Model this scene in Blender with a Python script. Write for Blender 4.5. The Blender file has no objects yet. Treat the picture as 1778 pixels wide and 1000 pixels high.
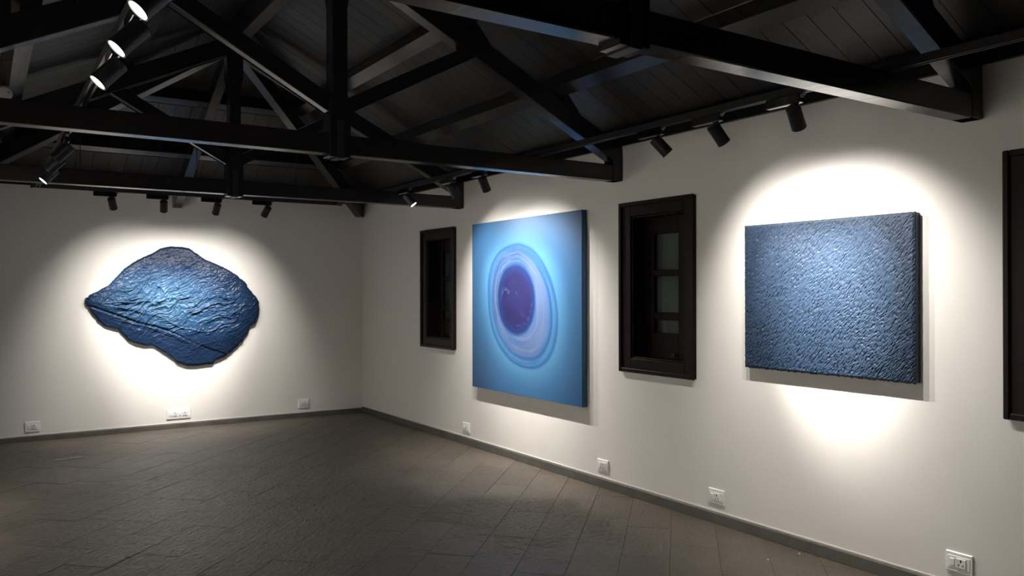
import bpy, bmesh, math, random
import numpy as np
from mathutils import Vector, Matrix, Euler

random.seed(7)
np.random.seed(7)
scene = bpy.context.scene
COL = scene.collection
R = math.radians

# ------------------------------------------------------------------ camera
cam_data = bpy.data.cameras.new('camera')
cam_data.sensor_width = 36.0
cam_data.lens = 1402.1 / 1778 * 36.0
cam_data.clip_start = 0.02
cam = bpy.data.objects.new('camera', cam_data)
COL.objects.link(cam)
cam.location = (-3.9542, -9.3912, 1.5)
_yaw, _pit, _rol = 0.5818, 0.0030, -0.0017
cam.rotation_euler = (Matrix.Rotation(-_yaw, 3, 'Z') @ Matrix.Rotation(math.pi / 2 + _pit, 3, 'X')
                      @ Matrix.Rotation(_rol, 3, 'Z')).to_euler()
scene.camera = cam

# ------------------------------------------------------------------ world (night outside) and exposure
world = bpy.data.worlds.new('night')
scene.world = world
world.use_nodes = True
bg = world.node_tree.nodes['Background']
bg.inputs[0].default_value = (0.02, 0.025, 0.035, 1)
bg.inputs[1].default_value = 0.15
scene.view_settings.view_transform = 'Standard'
scene.view_settings.look = 'None'
scene.view_settings.exposure = 2.7
scene.view_settings.gamma = 1.0
scene.view_settings.use_curve_mapping = False
scene.cycles.max_bounces = 10
scene.cycles.diffuse_bounces = 6
scene.cycles.sample_clamp_indirect = 4.0

# lamp settings: (core watts, core cone, spill watts, spill cone)
LAMP_END = (21.0, 47, 9.5, 94)
LAMP_BLUE = (13.0, 54, 13.0, 115)
LAMP_TEX = (31.0, 42, 9.5, 102)
LAMP_LEFT = (16.0, 56, 12.0, 96)
LAMP_COLOR = (1.0, 0.948, 0.88)
LENS_GLOW = 3.0

# room numbers (metres): right wall x = 0, end wall y = 0
XL = -4.38
XC = -2.19
YB = -12.9
ZW = 2.56            # top of the walls
ZT0, ZT1 = 2.303, 2.418   # tie beams
SL = 0.49            # roof slope
Y3, Y2, Y1 = -2.48, -4.822, -7.381
YE = 2.48            # depth of the hipped end
RUN = 2.19

# ------------------------------------------------------------------ helpers
def tag(o, label=None, cat=None, group=None, kind=None):
    if label: o['label'] = label
    if cat: o['category'] = cat
    if group: o['group'] = group
    if kind: o['kind'] = kind
    return o

def empty(name, loc=(0, 0, 0)):
    o = bpy.data.objects.new(name, None)
    o.empty_display_size = 0.05
    o.location = loc
    COL.objects.link(o)
    return o

def link(name, me, mat, parent=None, loc=None, rot=None):
    o = bpy.data.objects.new(name, me)
    COL.objects.link(o)
    if mat is not None and not me.materials:
        me.materials.append(mat)
    if parent is not None:
        o.parent = parent
        if loc is None and parent.type == 'EMPTY' or loc is None:
            # mesh coordinates are given in world space: take off the parent's place
            bpy_m = world_of(parent)
            o.matrix_parent_inverse = bpy_m.inverted()
    if loc is not None: o.location = loc
    if rot is not None: o.rotation_euler = rot
    return o

def world_of(o):
    m = Matrix.LocRotScale(o.location, o.rotation_euler, o.scale)
    if o.parent is not None:
        return world_of(o.parent) @ o.matrix_parent_inverse @ m
    return m

def obj(name, bm, mat, parent=None, loc=None, rot=None, smooth=False):
    me = bpy.data.meshes.new(name)
    bm.normal_update()
    bm.to_mesh(me)
    bm.free()
    if smooth:
        for p in me.polygons: p.use_smooth = True
    return link(name, me, mat, parent, loc, rot)

def box(bm, x0, x1, y0, y1, z0, z1, bev=0.0):
    b = bmesh.new()
    bmesh.ops.create_cube(b, size=1)
    for v in b.verts:
        v.co = Vector((x0 + (v.co.x + .5) * (x1 - x0), y0 + (v.co.y + .5) * (y1 - y0), z0 + (v.co.z + .5) * (z1 - z0)))
    if bev: bmesh.ops.bevel(b, geom=list(b.edges), offset=bev, segments=1, affect='EDGES')
    merge(bm, b)
    return bm

def merge(dst, src):
    me = bpy.data.meshes.new('tmp')
    src.to_mesh(me)
    src.free()
    dst.from_mesh(me)
    bpy.data.meshes.remove(me)

def beam(bm, a, b, w, h, bev=0.005, up=(0, 0, 1)):
    """a timber from a to b (centre line), w wide across, h deep"""
    a, b = Vector(a), Vector(b)
    d = (b - a)
    L = d.length
    d.normalize()
    s = d.cross(Vector(up)).normalized()
    u = s.cross(d).normalized()
    t = bmesh.new()
    bmesh.ops.create_cube(t, size=1)
    for v in t.verts:
        c = v.co.copy()
        v.co = a + d * ((c.x + .5) * L) + s * (c.y * w) + u * (c.z * h)
    if bev: bmesh.ops.bevel(t, geom=list(t.edges), offset=bev, segments=1, affect='EDGES')
    bmesh.ops.recalc_face_normals(t, faces=t.faces)
    merge(bm, t)
    return bm

def prism(bm, pts, axis_vec, bev=0.0):
    """polygon pts (3-D) pushed along axis_vec"""
    t = bmesh.new()
    n = len(pts)
    av = Vector(axis_vec)
    lo = [t.verts.new(Vector(p)) for p in pts]
    hi = [t.verts.new(Vector(p) + av) for p in pts]
    t.faces.new(lo)
    t.faces.new(list(reversed(hi)))
    for i in range(n):
        t.faces.new((lo[i], hi[i], hi[(i + 1) % n], lo[(i + 1) % n]))
    bmesh.ops.recalc_face_normals(t, faces=t.faces)
    if bev: bmesh.ops.bevel(t, geom=list(t.edges), offset=bev, segments=1, affect='EDGES')
    merge(bm, t)
    return bm

def tube(bm, a, b, r0, r1=None, seg=24, caps=True):
    a, b = Vector(a), Vector(b)
    r1 = r0 if r1 is None else r1
    d = (b - a).normalized()
    t = bmesh.new()
    q = d.to_track_quat('Z', 'Y').to_matrix()
    ra = [t.verts.new(a + q @ Vector((math.cos(2 * math.pi * i / seg) * r0, math.sin(2 * math.pi * i / seg) * r0, 0))) for i in range(seg)]
    rb = [t.verts.new(b + q @ Vector((math.cos(2 * math.pi * i / seg) * r1, math.sin(2 * math.pi * i / seg) * r1, 0))) for i in range(seg)]
    for i in range(seg):
        t.faces.new((ra[i], ra[(i + 1) % seg], rb[(i + 1) % seg], rb[i]))
    if caps:
        t.faces.new(list(reversed(ra)))
        t.faces.new(rb)
    merge(bm, t)
    return bm

def lathe(bm, prof, seg=32):
    """prof: list of (r, z) turned about local z"""
    t = bmesh.new()
    rings = []
    for r, z in prof:
        if r < 1e-6:
            rings.append([t.verts.new((0, 0, z))])
        else:
            rings.append([t.verts.new((r * math.cos(2 * math.pi * i / seg), r * math.sin(2 * math.pi * i / seg), z)) for i in range(seg)])
    for A, B in zip(rings[:-1], rings[1:]):
        for i in range(seg):
            j = (i + 1) % seg
            if len(A) == 1 and len(B) == 1: continue
            if len(A) == 1: t.faces.new((A[0], B[j], B[i]))
            elif len(B) == 1: t.faces.new((A[i], A[j], B[0]))
            else: t.faces.new((A[i], A[j], B[j], B[i]))
    bmesh.ops.recalc_face_normals(t, faces=t.faces)
    merge(bm, t)
    return bm

def clip(poly, f):
    """keep the part of a 2-D polygon where f(p) >= 0 (f linear)"""
    out = []
    for i in range(len(poly)):
        p, q = poly[i], poly[(i + 1) % len(poly)]
        a, b = f(p), f(q)
        if a >= 0: out.append(p)
        if a * b < 0:
            t = a / (a - b)
            out.append((p[0] + (q[0] - p[0]) * t, p[1] + (q[1] - p[1]) * t))
    return out

# ------------------------------------------------------------------ numpy noise
class Noise2:
    def __init__(s, seed, n=256):
        s.n = n
        s.g = np.random.RandomState(seed).rand(n, n) * 2 - 1
    def __call__(s, x, y):
        x0 = np.floor(x).astype(int); y0 = np.floor(y).astype(int)
        fx = x - x0; fy = y - y0
        fx = fx * fx * fx * (fx * (fx * 6 - 15) + 10); fy = fy * fy * fy * (fy * (fy * 6 - 15) + 10)
        g = s.g; n = s.n
        a = g[x0 % n, y0 % n]; b = g[(x0 + 1) % n, y0 % n]; c = g[x0 % n, (y0 + 1) % n]; d = g[(x0 + 1) % n, (y0 + 1) % n]
        return (a * (1 - fx) + b * fx) * (1 - fy) + (c * (1 - fx) + d * fx) * fy

# ------------------------------------------------------------------ materials
class NT:
    def __init__(s, name):
        s.m = bpy.data.materials.new(name)
        s.m.use_nodes = True
        s.t = s.m.node_tree
        s.b = s.t.nodes['Principled BSDF']
    def n(s, typ, **kw):
        nd = s.t.nodes.new(typ)
        for k, v in kw.items(): setattr(nd, k, v)
        return nd
    def put(s, sock, v):
        if isinstance(v, bpy.types.NodeSocket): s.t.links.new(v, sock)
        elif v is not None:
            try: sock.default_value = v
            except Exception: sock.default_value = (*v, 1) if len(v) == 3 else v
    def math(s, op, a, b=None, c=None, clampv=False):
        nd = s.n('ShaderNodeMath', operation=op, use_clamp=clampv)
        s.put(nd.inputs[0], a)
        if b is not None: s.put(nd.inputs[1], b)
        if c is not None: s.put(nd.inputs[2], c)
        return nd.outputs[0]
    def coords(s, kind='Object'):
        return s.n('ShaderNodeTexCoord').outputs[kind]
    def mapping(s, v, scale=(1, 1, 1), rot=(0, 0, 0), loc=(0, 0, 0)):
        nd = s.n('ShaderNodeMapping')
        s.put(nd.inputs[0], v)
        nd.inputs['Scale'].default_value = scale
        nd.inputs['Rotation'].default_value = rot
        nd.inputs['Location'].default_value = loc
        return nd.outputs[0]
    def noise(s, v, scale=5, detail=4, rough=.5, dist=0.0, out='Fac'):
        nd = s.n('ShaderNodeTexNoise')
        s.put(nd.inputs['Vector'], v)
        nd.inputs['Scale'].default_value = scale
        nd.inputs['Detail'].default_value = detail
        nd.inputs['Roughness'].default_value = rough
        nd.inputs['Distortion'].default_value = dist
        return nd.outputs[out]
    def ramp(s, f, stops, interp='LINEAR'):
        nd = s.n('ShaderNodeValToRGB')
        s.put(nd.inputs[0], f)
        cr = nd.color_ramp
        cr.interpolation = interp
        while len(cr.elements) < len(stops): cr.elements.new(0.5)
        for e, (p, c) in zip(cr.elements, stops):
            e.position = p
            e.color = (*c, 1) if len(c) == 3 else c
        return nd.outputs[0]
    def mix(s, f, a, b, mode='MIX'):
        nd = s.n('ShaderNodeMix', data_type='RGBA', blend_type=mode)
        s.put(nd.inputs[0], f)
        s.put(nd.inputs[6], a if isinstance(a, bpy.types.NodeSocket) else (*a, 1))
        s.put(nd.inputs[7], b if isinstance(b, bpy.types.NodeSocket) else (*b, 1))
        return nd.outputs[2]
    def smooth(s, v, lo, hi):
        nd = s.n('ShaderNodeMapRange', interpolation_type='SMOOTHSTEP')
        s.put(nd.inputs[0], v)
        nd.inputs[1].default_value = lo
        nd.inputs[2].default_value = hi
        return nd.outputs[0]
    def bump(s, h, strength=.3, dist=.01, normal=None):
        nd = s.n('ShaderNodeBump')
        nd.inputs['Strength'].default_value = strength
        nd.inputs['Distance'].default_value = dist
        s.put(nd.inputs['Height'], h)
        if normal is not None: s.put(nd.inputs['Normal'], normal)
        return nd.outputs[0]
    def set(s, color=None, rough=None, metal=None, normal=None, spec=None, **kw):
        if color is not None: s.put(s.b.inputs['Base Color'], color if isinstance(color, bpy.types.NodeSocket) else (*color, 1))
        if rough is not None: s.put(s.b.inputs['Roughness'], rough)
        if metal is not None: s.put(s.b.inputs['Metallic'], metal)
        if spec is not None: s.put(s.b.inputs['Specular IOR Level'], spec)
        if normal is not None: s.put(s.b.inputs['Normal'], normal)
        for k, v in kw.items(): s.put(s.b.inputs[k], v)
        return s.m

def m_wall():
    t = NT('white_plaster')
    c = t.coords('Generated') if False else t.n('ShaderNodeNewGeometry').outputs['Position']
    big = t.noise(c, 0.9, 3, .5)
    fine = t.noise(c, 60, 3, .6)
    mid = t.noise(c, 7, 4, .55)
    col = t.ramp(big, [(0.3, (.735, .715, .68)), (0.7, (.775, .755, .72))])
    h = t.math('ADD', t.math('MULTIPLY', mid, 1.0), t.math('MULTIPLY', fine, .12))
    return t.set(col, .62, normal=t.bump(h, .12, .006), spec=.3)

def m_timber(name='dark_timber', base=(.0095, .0088, .0090), hi=(.016, .0145, .0145), rough=.32, spec=.5):
    t = NT(name)
    c = t.n('ShaderNodeNewGeometry').outputs['Position']
    v = t.mapping(c, (9, 2.2, 14))
    n = t.noise(v, 3.0, 6, .6, .6)
    col = t.ramp(n, [(0.3, base), (0.75, hi)])
    return t.set(col, t.math('ADD', t.math('MULTIPLY', n, .2), rough - .2), normal=t.bump(n, .07, .004), spec=spec)

def m_board():
    t = NT('dark_roof_board')
    c = t.coords()
    rnd = t.n('ShaderNodeObjectInfo').outputs['Random']
    cc = t.n('ShaderNodeCombineXYZ')
    t.put(cc.inputs[0], t.math('MULTIPLY', rnd, 37.0)); t.put(cc.inputs[1], t.math('MULTIPLY', rnd, 11.0))
    va = t.n('ShaderNodeVectorMath', operation='ADD')
    t.put(va.inputs[0], c); t.put(va.inputs[1], cc.outputs[0])
    v = t.mapping(va.outputs[0], (1.6, 16, 16))
    n = t.noise(v, 2.5, 6, .6, .5)
    col = t.ramp(n, [(0.25, (.017, .0160, .0158)), (0.75, (.035, .0325, .031))])
    tint = t.math('ADD', t.math('MULTIPLY', rnd, .5), .75)
    cm = t.n('ShaderNodeVectorMath', operation='SCALE')
    t.put(cm.inputs[0], col); t.put(cm.inputs['Scale'], tint)
    return t.set(cm.outputs[0], .42, normal=t.bump(n, .2, .003), spec=.45)

def m_stone():
    t = NT('rough_slate')
    c = t.n('ShaderNodeNewGeometry').outputs['Position']
    rnd = t.n('ShaderNodeObjectInfo').outputs['Random']
    n1 = t.noise(c, 1.3, 5, .6)
    n2 = t.noise(c, 9, 6, .65, .4)
    col = t.ramp(n1, [(0.3, (.092, .077, .061)), (0.5, (.118, .098, .077)), (0.72, (.140, .115, .087))])
    col = t.mix(t.math('MULTIPLY', t.smooth(n2, .45, .8), .35), col, (.17, .15, .128))
    rust = t.smooth(t.noise(c, .7, 3, .5), .55, .75)
    col = t.mix(t.math('MULTIPLY', rust, .25), col, (.13, .082, .056))
    tint = t.math('ADD', t.math('MULTIPLY', rnd, .26), .87)
    cm = t.n('ShaderNodeVectorMath', operation='SCALE')
    t.put(cm.inputs[0], col); t.put(cm.inputs['Scale'], tint)
    # cleft relief runs along the stones
    v = t.mapping(c, (1, 1, 1), (0, 0, R(-45)))
    v2 = t.mapping(v, (16, 28, 16))
    cl = t.noise(v2, 1.3, 7, .62, .5)
    # some stones are deeply cleft, most are trodden flat
    def patch(px, py, rad):
        vd = t.n('ShaderNodeVectorMath', operation='DISTANCE')
        t.put(vd.inputs[0], c); vd.inputs[1].default_value = (px, py, 0)
        return t.math('SUBTRACT', 1.0, t.smooth(t.math('ADD', vd.outputs['Value'], t.math('MULTIPLY', t.math('SUBTRACT', n1, .5), 1.6)), rad * .4, rad))
    cleft = t.math('MAXIMUM', patch(-2.55, -3.7, 1.9), patch(-.95, -4.9, .75))
    amt = t.math('ADD', t.math('MULTIPLY', cleft, 1.25), .18)
    h = t.math('MULTIPLY', cl, amt)
    nb = t.bump(h, 1.0, .05)
    rough = t.math('ADD', t.math('MULTIPLY', n2, .25), t.math('MULTIPLY_ADD', cleft, -.12, .30))
    return t.set(cm.outputs[0], rough, normal=nb, spec=.5)

def m_plain(name, color, rough=.5, metal=0.0, spec=.5, bumpy=0.0, scale=40):
    t = NT(name)
    c = t.coords()
    n = t.noise(c, scale, 3, .5)
    cm = t.ramp(n, [(0.3, tuple(x * .93 for x in color)), (0.7, tuple(min(1, x * 1.06) for x in color))])
    return t.set(cm, rough, metal, normal=t.bump(n, bumpy, .002) if bumpy else None, spec=spec)

def m_skirting():
    t = NT('grey_skirting_stone')
    c = t.n('ShaderNodeNewGeometry').outputs['Position']
    n = t.noise(c, 6, 5, .6)
    return t.set(t.ramp(n, [(0.3, (.075, .072, .064)), (0.7, (.125, .119, .106))]), .5, normal=t.bump(n, .3, .006))

def m_glass():
    t = NT('window_glass')
    n = t.noise(t.coords(), 3, 2, .5)
    return t.set((.55, .62, .6), t.math('MULTIPLY_ADD', n, .05, .02), spec=.5, **{'Transmission Weight': 1.0, 'IOR': 1.5})

def m_lens():
    t = NT('lit_lens')
    n = t.noise(t.coords(), 30, 2, .5)
    t.set((.9, .9, .9), .3, **{'Emission Color': (1, .965, .9, 1)})
    t.put(t.b.inputs['Emission Strength'], t.math('MULTIPLY_ADD', n, .5, LENS_GLOW))
    return t.m

def m_leaf():
    t = NT('blue_petal_paint')
    p = t.n('ShaderNodeNewGeometry').outputs['Position']
    sp = t.n('ShaderNodeSeparateXYZ'); t.put(sp.inputs[0], p)
    x, z = sp.outputs[0], sp.outputs[2]
    n = t.noise(p, 2.6, 5, .6)
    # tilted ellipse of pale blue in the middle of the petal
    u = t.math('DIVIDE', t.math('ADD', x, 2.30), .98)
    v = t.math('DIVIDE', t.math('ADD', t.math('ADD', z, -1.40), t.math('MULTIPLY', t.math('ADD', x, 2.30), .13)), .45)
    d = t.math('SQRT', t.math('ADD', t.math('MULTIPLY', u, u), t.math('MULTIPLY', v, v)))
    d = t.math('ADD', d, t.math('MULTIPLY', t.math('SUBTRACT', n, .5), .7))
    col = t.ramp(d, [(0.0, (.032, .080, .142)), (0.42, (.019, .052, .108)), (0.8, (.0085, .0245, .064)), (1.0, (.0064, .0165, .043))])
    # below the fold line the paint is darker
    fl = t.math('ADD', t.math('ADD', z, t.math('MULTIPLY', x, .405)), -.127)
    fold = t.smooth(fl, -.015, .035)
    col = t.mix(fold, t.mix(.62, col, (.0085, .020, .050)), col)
    f = t.noise(p, 55, 4, .6)
    return t.set(col, .33, normal=t.bump(f, .3, .006), spec=.17)

def m_textured():
    t = NT('blue_impasto_paint')
    p = t.n('ShaderNodeNewGeometry').outputs['Position']
    n = t.noise(p, 1.6, 3, .5)
    f = t.noise(p, 70, 3, .6)
    col = t.ramp(n, [(0.3, (.0100, .0250, .053)), (0.7, (.0135, .0320, .066))])
    return t.set(col, .54, normal=t.bump(f, .2, .004), spec=.40)

def m_blue_painting():
    t = NT('blue_ring_paint')
    p = t.n('ShaderNodeNewGeometry').outputs['Position']
    sp = t.n('ShaderNodeSeparateXYZ'); t.put(sp.inputs[0], p)
    y, z = sp.outputs[1], sp.outputs[2]
    def ell(cy, cz, ry, rz, shear=0.0, sw=.0, wamp=.10, wsc=1.9):
        wob = t.math('MULTIPLY', t.math('SUBTRACT', t.noise(p, wsc, 2, .5), .5), wamp)
        dz = t.math('SUBTRACT', z, cz)
        dy = t.math('ADD', t.math('SUBTRACT', y, cy), t.math('MULTIPLY', dz, shear))
        a = t.math('DIVIDE', dy, ry); b = t.math('DIVIDE', dz, rz)
        q = t.math('ADD', t.math('POWER', t.math('ABSOLUTE', a), 2.15), t.math('POWER', t.math('ABSOLUTE', b), 2.15))
        return t.math('ADD', t.math('POWER', q, 1 / 2.15), wob)
    out = ell(-3.60, 1.365, .535, .545, -.16)
    inn = ell(-3.57, 1.385, .435, .465, -.16, wamp=.16)
    core = ell(-3.525, 1.420, .283, .292, -.05, wamp=.12, wsc=3.0)
    right = t.smooth(t.math('SUBTRACT', -3.56, t.math('ADD', y, t.math('MULTIPLY', t.math('SUBTRACT', z, 1.4), .25))), -.06, .16)
    low = t.smooth(t.math('SUBTRACT', 1.40, z), -.05, .30)
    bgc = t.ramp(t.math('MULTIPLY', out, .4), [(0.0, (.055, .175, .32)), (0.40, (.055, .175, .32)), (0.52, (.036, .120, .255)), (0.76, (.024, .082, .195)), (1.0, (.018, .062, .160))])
    # translucent outer band with a line on either side
    band = t.ramp(out, [(0.0, (0.0372, 0.1116, 0.2480)), (0.79, (0.0322, 0.1023, 0.2418)), (0.835, (0.0149, 0.0620, 0.1860)), (0.89, (0.0434, 0.1395, 0.2852)), (0.95, (0.0322, 0.1178, 0.2604)), (0.985, (0.0136, 0.0620, 0.1798)), (1.0, (0.0273, 0.1085, 0.2542))])
    fine = t.noise(p, 5, 3, .5)
    st = t.math('SINE', t.math('ADD', t.math('MULTIPLY', inn, 58), t.math('MULTIPLY', fine, 9.0)))
    swirl = t.noise(t.mapping(p, (1, 2.5, 2.5)), 2.2, 4, .55, .8)
    pale = t.mix(swirl, (0.0391, 0.0843, 0.2108), (0.0632, 0.1141, 0.2263))
    lilac = t.mix(swirl, (0.0564, 0.0949, 0.2108), (0.0732, 0.1141, 0.2213))
    body = t.mix(right, pale, lilac)
    cv = t.n('ShaderNodeCombineXYZ')
    t.put(cv.inputs[0], t.math('MULTIPLY', inn, 9.0)); t.put(cv.inputs[1], t.math('MULTIPLY', y, 1.1)); t.put(cv.inputs[2], t.math('MULTIPLY', z, 1.1))
    sweep = t.noise(cv.outputs[0], 1.6, 4, .6, .4)
    body = t.mix(t.math('MULTIPLY', t.smooth(sweep, .52, .68), t.math('SUBTRACT', .95, t.math('MULTIPLY', right, .55))), body, (0.0186, 0.0713, 0.2046))
    body = t.mix(t.math('MULTIPLY', t.smooth(sweep, .46, .32), .6), body, (0.0930, 0.1395, 0.2294))
    cv2 = t.n('ShaderNodeCombineXYZ')
    t.put(cv2.inputs[0], t.math('MULTIPLY', out, 14.0)); t.put(cv2.inputs[1], t.math('MULTIPLY', y, 1.3)); t.put(cv2.inputs[2], t.math('MULTIPLY', z, 1.3))
    sweep2 = t.noise(cv2.outputs[0], 1.5, 3, .6, .4)
    band = t.mix(t.math('MULTIPLY', t.smooth(sweep2, .48, .66), .75), band, (0.0161, 0.0713, 0.2046))
    lines = t.math('MULTIPLY', t.smooth(st, .74, 1.0), t.smooth(t.noise(p, 2.6, 2, .5), .38, .52))
    lines = t.math('MULTIPLY', lines, t.math('SUBTRACT', 1.0, t.math('MULTIPLY', right, .7)))
    body = t.mix(t.math('MULTIPLY', lines, .85), body, (0.0087, 0.0341, 0.1240))
    light = t.math('MULTIPLY', t.smooth(t.math('MULTIPLY', st, -1.0), .86, 1.0), t.smooth(t.noise(p, 3.1, 2, .5), .48, .62))
    body = t.mix(t.math('MULTIPLY', light, .5), body, (0.1004, 0.1562, 0.2635))
    col = t.mix(t.smooth(inn, .93, 1.06), body, band)
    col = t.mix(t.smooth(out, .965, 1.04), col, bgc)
    # clear blue rim round the eye, then the indigo eye with pale cracks
    col = t.mix(t.smooth(core, 1.00, 1.15), (0.0118, 0.0428, 0.1339), col)
    vein = t.noise(p, 4.2, 4, .55, 1.0)
    vv = t.math('SUBTRACT', 1.0, t.smooth(t.math('ABSOLUTE', t.math('SUBTRACT', vein, .5)), .0, .024))
    cpat = t.smooth(t.noise(p, 5, 2, .5), .44, .60)
    eye = t.mix(t.noise(p, 6, 4, .6), (0.0062, 0.0050, 0.0391), (0.0143, 0.0149, 0.0763))
    eye = t.mix(t.math('MULTIPLY', t.math('MULTIPLY', vv, cpat), .9), eye, (0.0477, 0.0632, 0.1488))
    eye = t.mix(t.smooth(core, .68, .98), eye, (0.0081, 0.0186, 0.0967))
    col = t.mix(t.smooth(core, .97, 1.03), eye, col)
    h = t.math('ADD', t.math('MULTIPLY', st, .2), t.noise(p, 140, 2, .5))
    return t.set(col, .42, normal=t.bump(h, .05, .003), spec=.3)

M = {}
M['wall'] = m_wall()
M['timber'] = m_timber()
M['window_wood'] = m_timber('dark_window_wood', (.0085, .0042, .0042), (.015, .0075, .0074), .50, .16)
M['board'] = m_board()
M['stone'] = m_stone()
M['skirting'] = m_skirting()
M['glass'] = m_glass()
M['lens'] = m_lens()
M['leaf'] = m_leaf()
M['tex'] = m_textured()
M['ring'] = m_blue_painting()
M['black'] = m_plain('black_metal', (.012, .0125, .014), .38, 0.0, .5)
M['black_gloss'] = m_plain('black_anodised_metal', (.20, .20, .205), .12, 1.0, .5)
M['rail'] = m_plain('black_rail_metal', (.03, .03, .032), .30, .35, .6)
M['steel'] = m_plain('bright_steel', (.55, .54, .52), .3, 1.0)
M['plate'] = m_plain('white_plastic', (.87, .87, .86), .28)
M['socket'] = m_plain('white_socket_plastic', (.80, .80, .79), .32)
M['dark_hole'] = m_plain('dark_slot', (.01, .01, .01), .6)
M['tape'] = m_plain('pale_tape', (.32, .31, .29), .5)
M['chip'] = m_plain('plaster_chip', (.72, .70, .66), .8)
M['shutter'] = m_plain('grey_painted_board', (.34, .36, .36), .6)
M['jbox'] = m_plain('weathered_grey_plastic', (.30, .30, .28), .5)
M['boxgrey'] = m_plain('grey_plastic', (.16, .165, .16), .45)
M['edge_blue'] = m_plain('canvas_edge_paint', (.020, .085, .175), .55)
M['edge_navy'] = m_plain('navy_edge_paint', (.020, .034, .060), .6)

# ------------------------------------------------------------------ walls
WINS = [(-1.622, -2.370), (-4.844, -5.598), (-7.525, -8.279)]
WZ0, WZ1 = 0.91, 2.132
TH = 0.30
bm = bmesh.new()
edges = [TH]
for a, b in WINS: edges += [a, b]
edges.append(YB - TH)
for i in range(0, len(edges), 2):
    box(bm, 0, TH, edges[i + 1], edges[i], 0, ZW)
for a, b in WINS:
    box(bm, 0, TH, b, a, 0, WZ0)
    box(bm, 0, TH, b, a, WZ1, ZW)
tag(obj('wall_right', bm, M['wall']), kind='structure')
bm = bmesh.new(); box(bm, XL, 0, 0, TH, 0, ZW)
tag(obj('wall_end', bm, M['wall']), kind='structure')
bm = bmesh.new(); box(bm, XL - TH, XL, YB - TH, TH, 0, ZW)
tag(obj('wall_left', bm, M['wall']), kind='structure')
bm = bmesh.new()
prism(bm, [(XL - TH, YB, 0), (TH, YB, 0), (TH, YB, ZW), (XC, YB, ZW + .14 + SL * RUN + .05), (XL - TH, YB, ZW)], (0, -TH, 0))
tag(obj('wall_back', bm, M['wall']), kind='structure')

# ------------------------------------------------------------------ floor of slate laid on the diagonal
bm = bmesh.new()
box(bm, XL - TH, TH, YB - TH, TH, -.2, -.0045)
floor = tag(obj('floor', bm, M['stone']), kind='structure')
PIT = 0.384 / math.sqrt(2)     # strip width, from the joints in the photograph
LEN = 0.56
GAP = 0.0019
s2 = math.sqrt(.5)
Yfar = -8.45
def slab_mesh(poly, dz, tilt):
    b = bmesh.new()
    ch = .0014
    cx = sum(q[0] for q in poly) / len(poly); cy = sum(q[1] for q in poly) / len(poly)
    top = [b.verts.new((q[0] + (cx - q[0]) * .008, q[1] + (cy - q[1]) * .008, dz + tilt[0] * (q[0] - cx) + tilt[1] * (q[1] - cy))) for q in poly]
    mid = [b.verts.new((q[0], q[1], dz - ch + tilt[0] * (q[0] - cx) + tilt[1] * (q[1] - cy))) for q in poly]
    low = [b.verts.new((q[0], q[1], -.012)) for q in poly]
    n = len(poly)
    b.faces.new(top)
    for i in range(n):
        j = (i + 1) % n
        b.faces.new((mid[i], mid[j], top[j], top[i]))
        b.faces.new((low[i], low[j], mid[j], mid[i]))
    bmesh.ops.recalc_face_normals(b, faces=b.faces)
    return b
nslab = 0
for k in range(-14, 26):
    c0 = (-.01 + .384 * k) * s2          # (x - y)/sqrt2 of the strip's lower joint
    off = random.uniform(0, LEN)
    for m in range(-26, 12):
        a0 = m * LEN + off
        q = [(c0 + GAP / 2, a0 + GAP / 2), (c0 + PIT - GAP / 2, a0 + GAP / 2), (c0 + PIT - GAP / 2, a0 + LEN - GAP / 2), (c0 + GAP / 2, a0 + LEN - GAP / 2)]
        poly = [((c + a) * s2, (a - c) * s2) for c, a in q]
        for f in (lambda p: -p[0] - .002, lambda p: p[0] - XL - .002, lambda p: -p[1] - .002, lambda p: p[1] - Yfar):
            poly = clip(poly, f)
            if len(poly) < 3: break
        if len(poly) < 3: continue
        ar = abs(sum(poly[i][0] * poly[(i + 1) % len(poly)][1] - poly[(i + 1) % len(poly)][0] * poly[i][1] for i in range(len(poly)))) / 2
        if ar < .0015: continue
        obj('stone', slab_mesh(poly, random.uniform(-.0008, .0006), (random.uniform(-.002, .002), random.uniform(-.002, .002))), M['stone'], floor)
        nslab += 1
bm = bmesh.new(); box(bm, XL, 0, YB, Yfar - .004, -.012, -.001)
obj('stone', bm, M['stone'], floor)

# skirting
bm = bmesh.new(); box(bm, -.012, -.0005, YB, -.012, 0, .066, .002)
tag(obj('baseboard_right', bm, M['skirting']), kind='structure')
bm = bmesh.new(); box(bm, XL + .012, -.0005, -.012, -.0005, 0, .050, .002)
tag(obj('baseboard_end', bm, M['skirting']), kind='structure')
bm = bmesh.new(); box(bm, XL + .0005, XL + .012, YB, -.0005, 0, .060, .002)
tag(obj('baseboard_left', bm, M['skirting']), kind='structure')
# thin plaster bead just above the skirting
bm = bmesh.new(); box(bm, -.004, 0, YB, -.004, .074, .080)
tag(obj('trim_1', bm, M['wall']), kind='structure')
bm = bmesh.new(); box(bm, XL + .004, 0, -.004, 0, .058, .064)
tag(obj('trim_2', bm, M['wall']), kind='structure')

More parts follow.
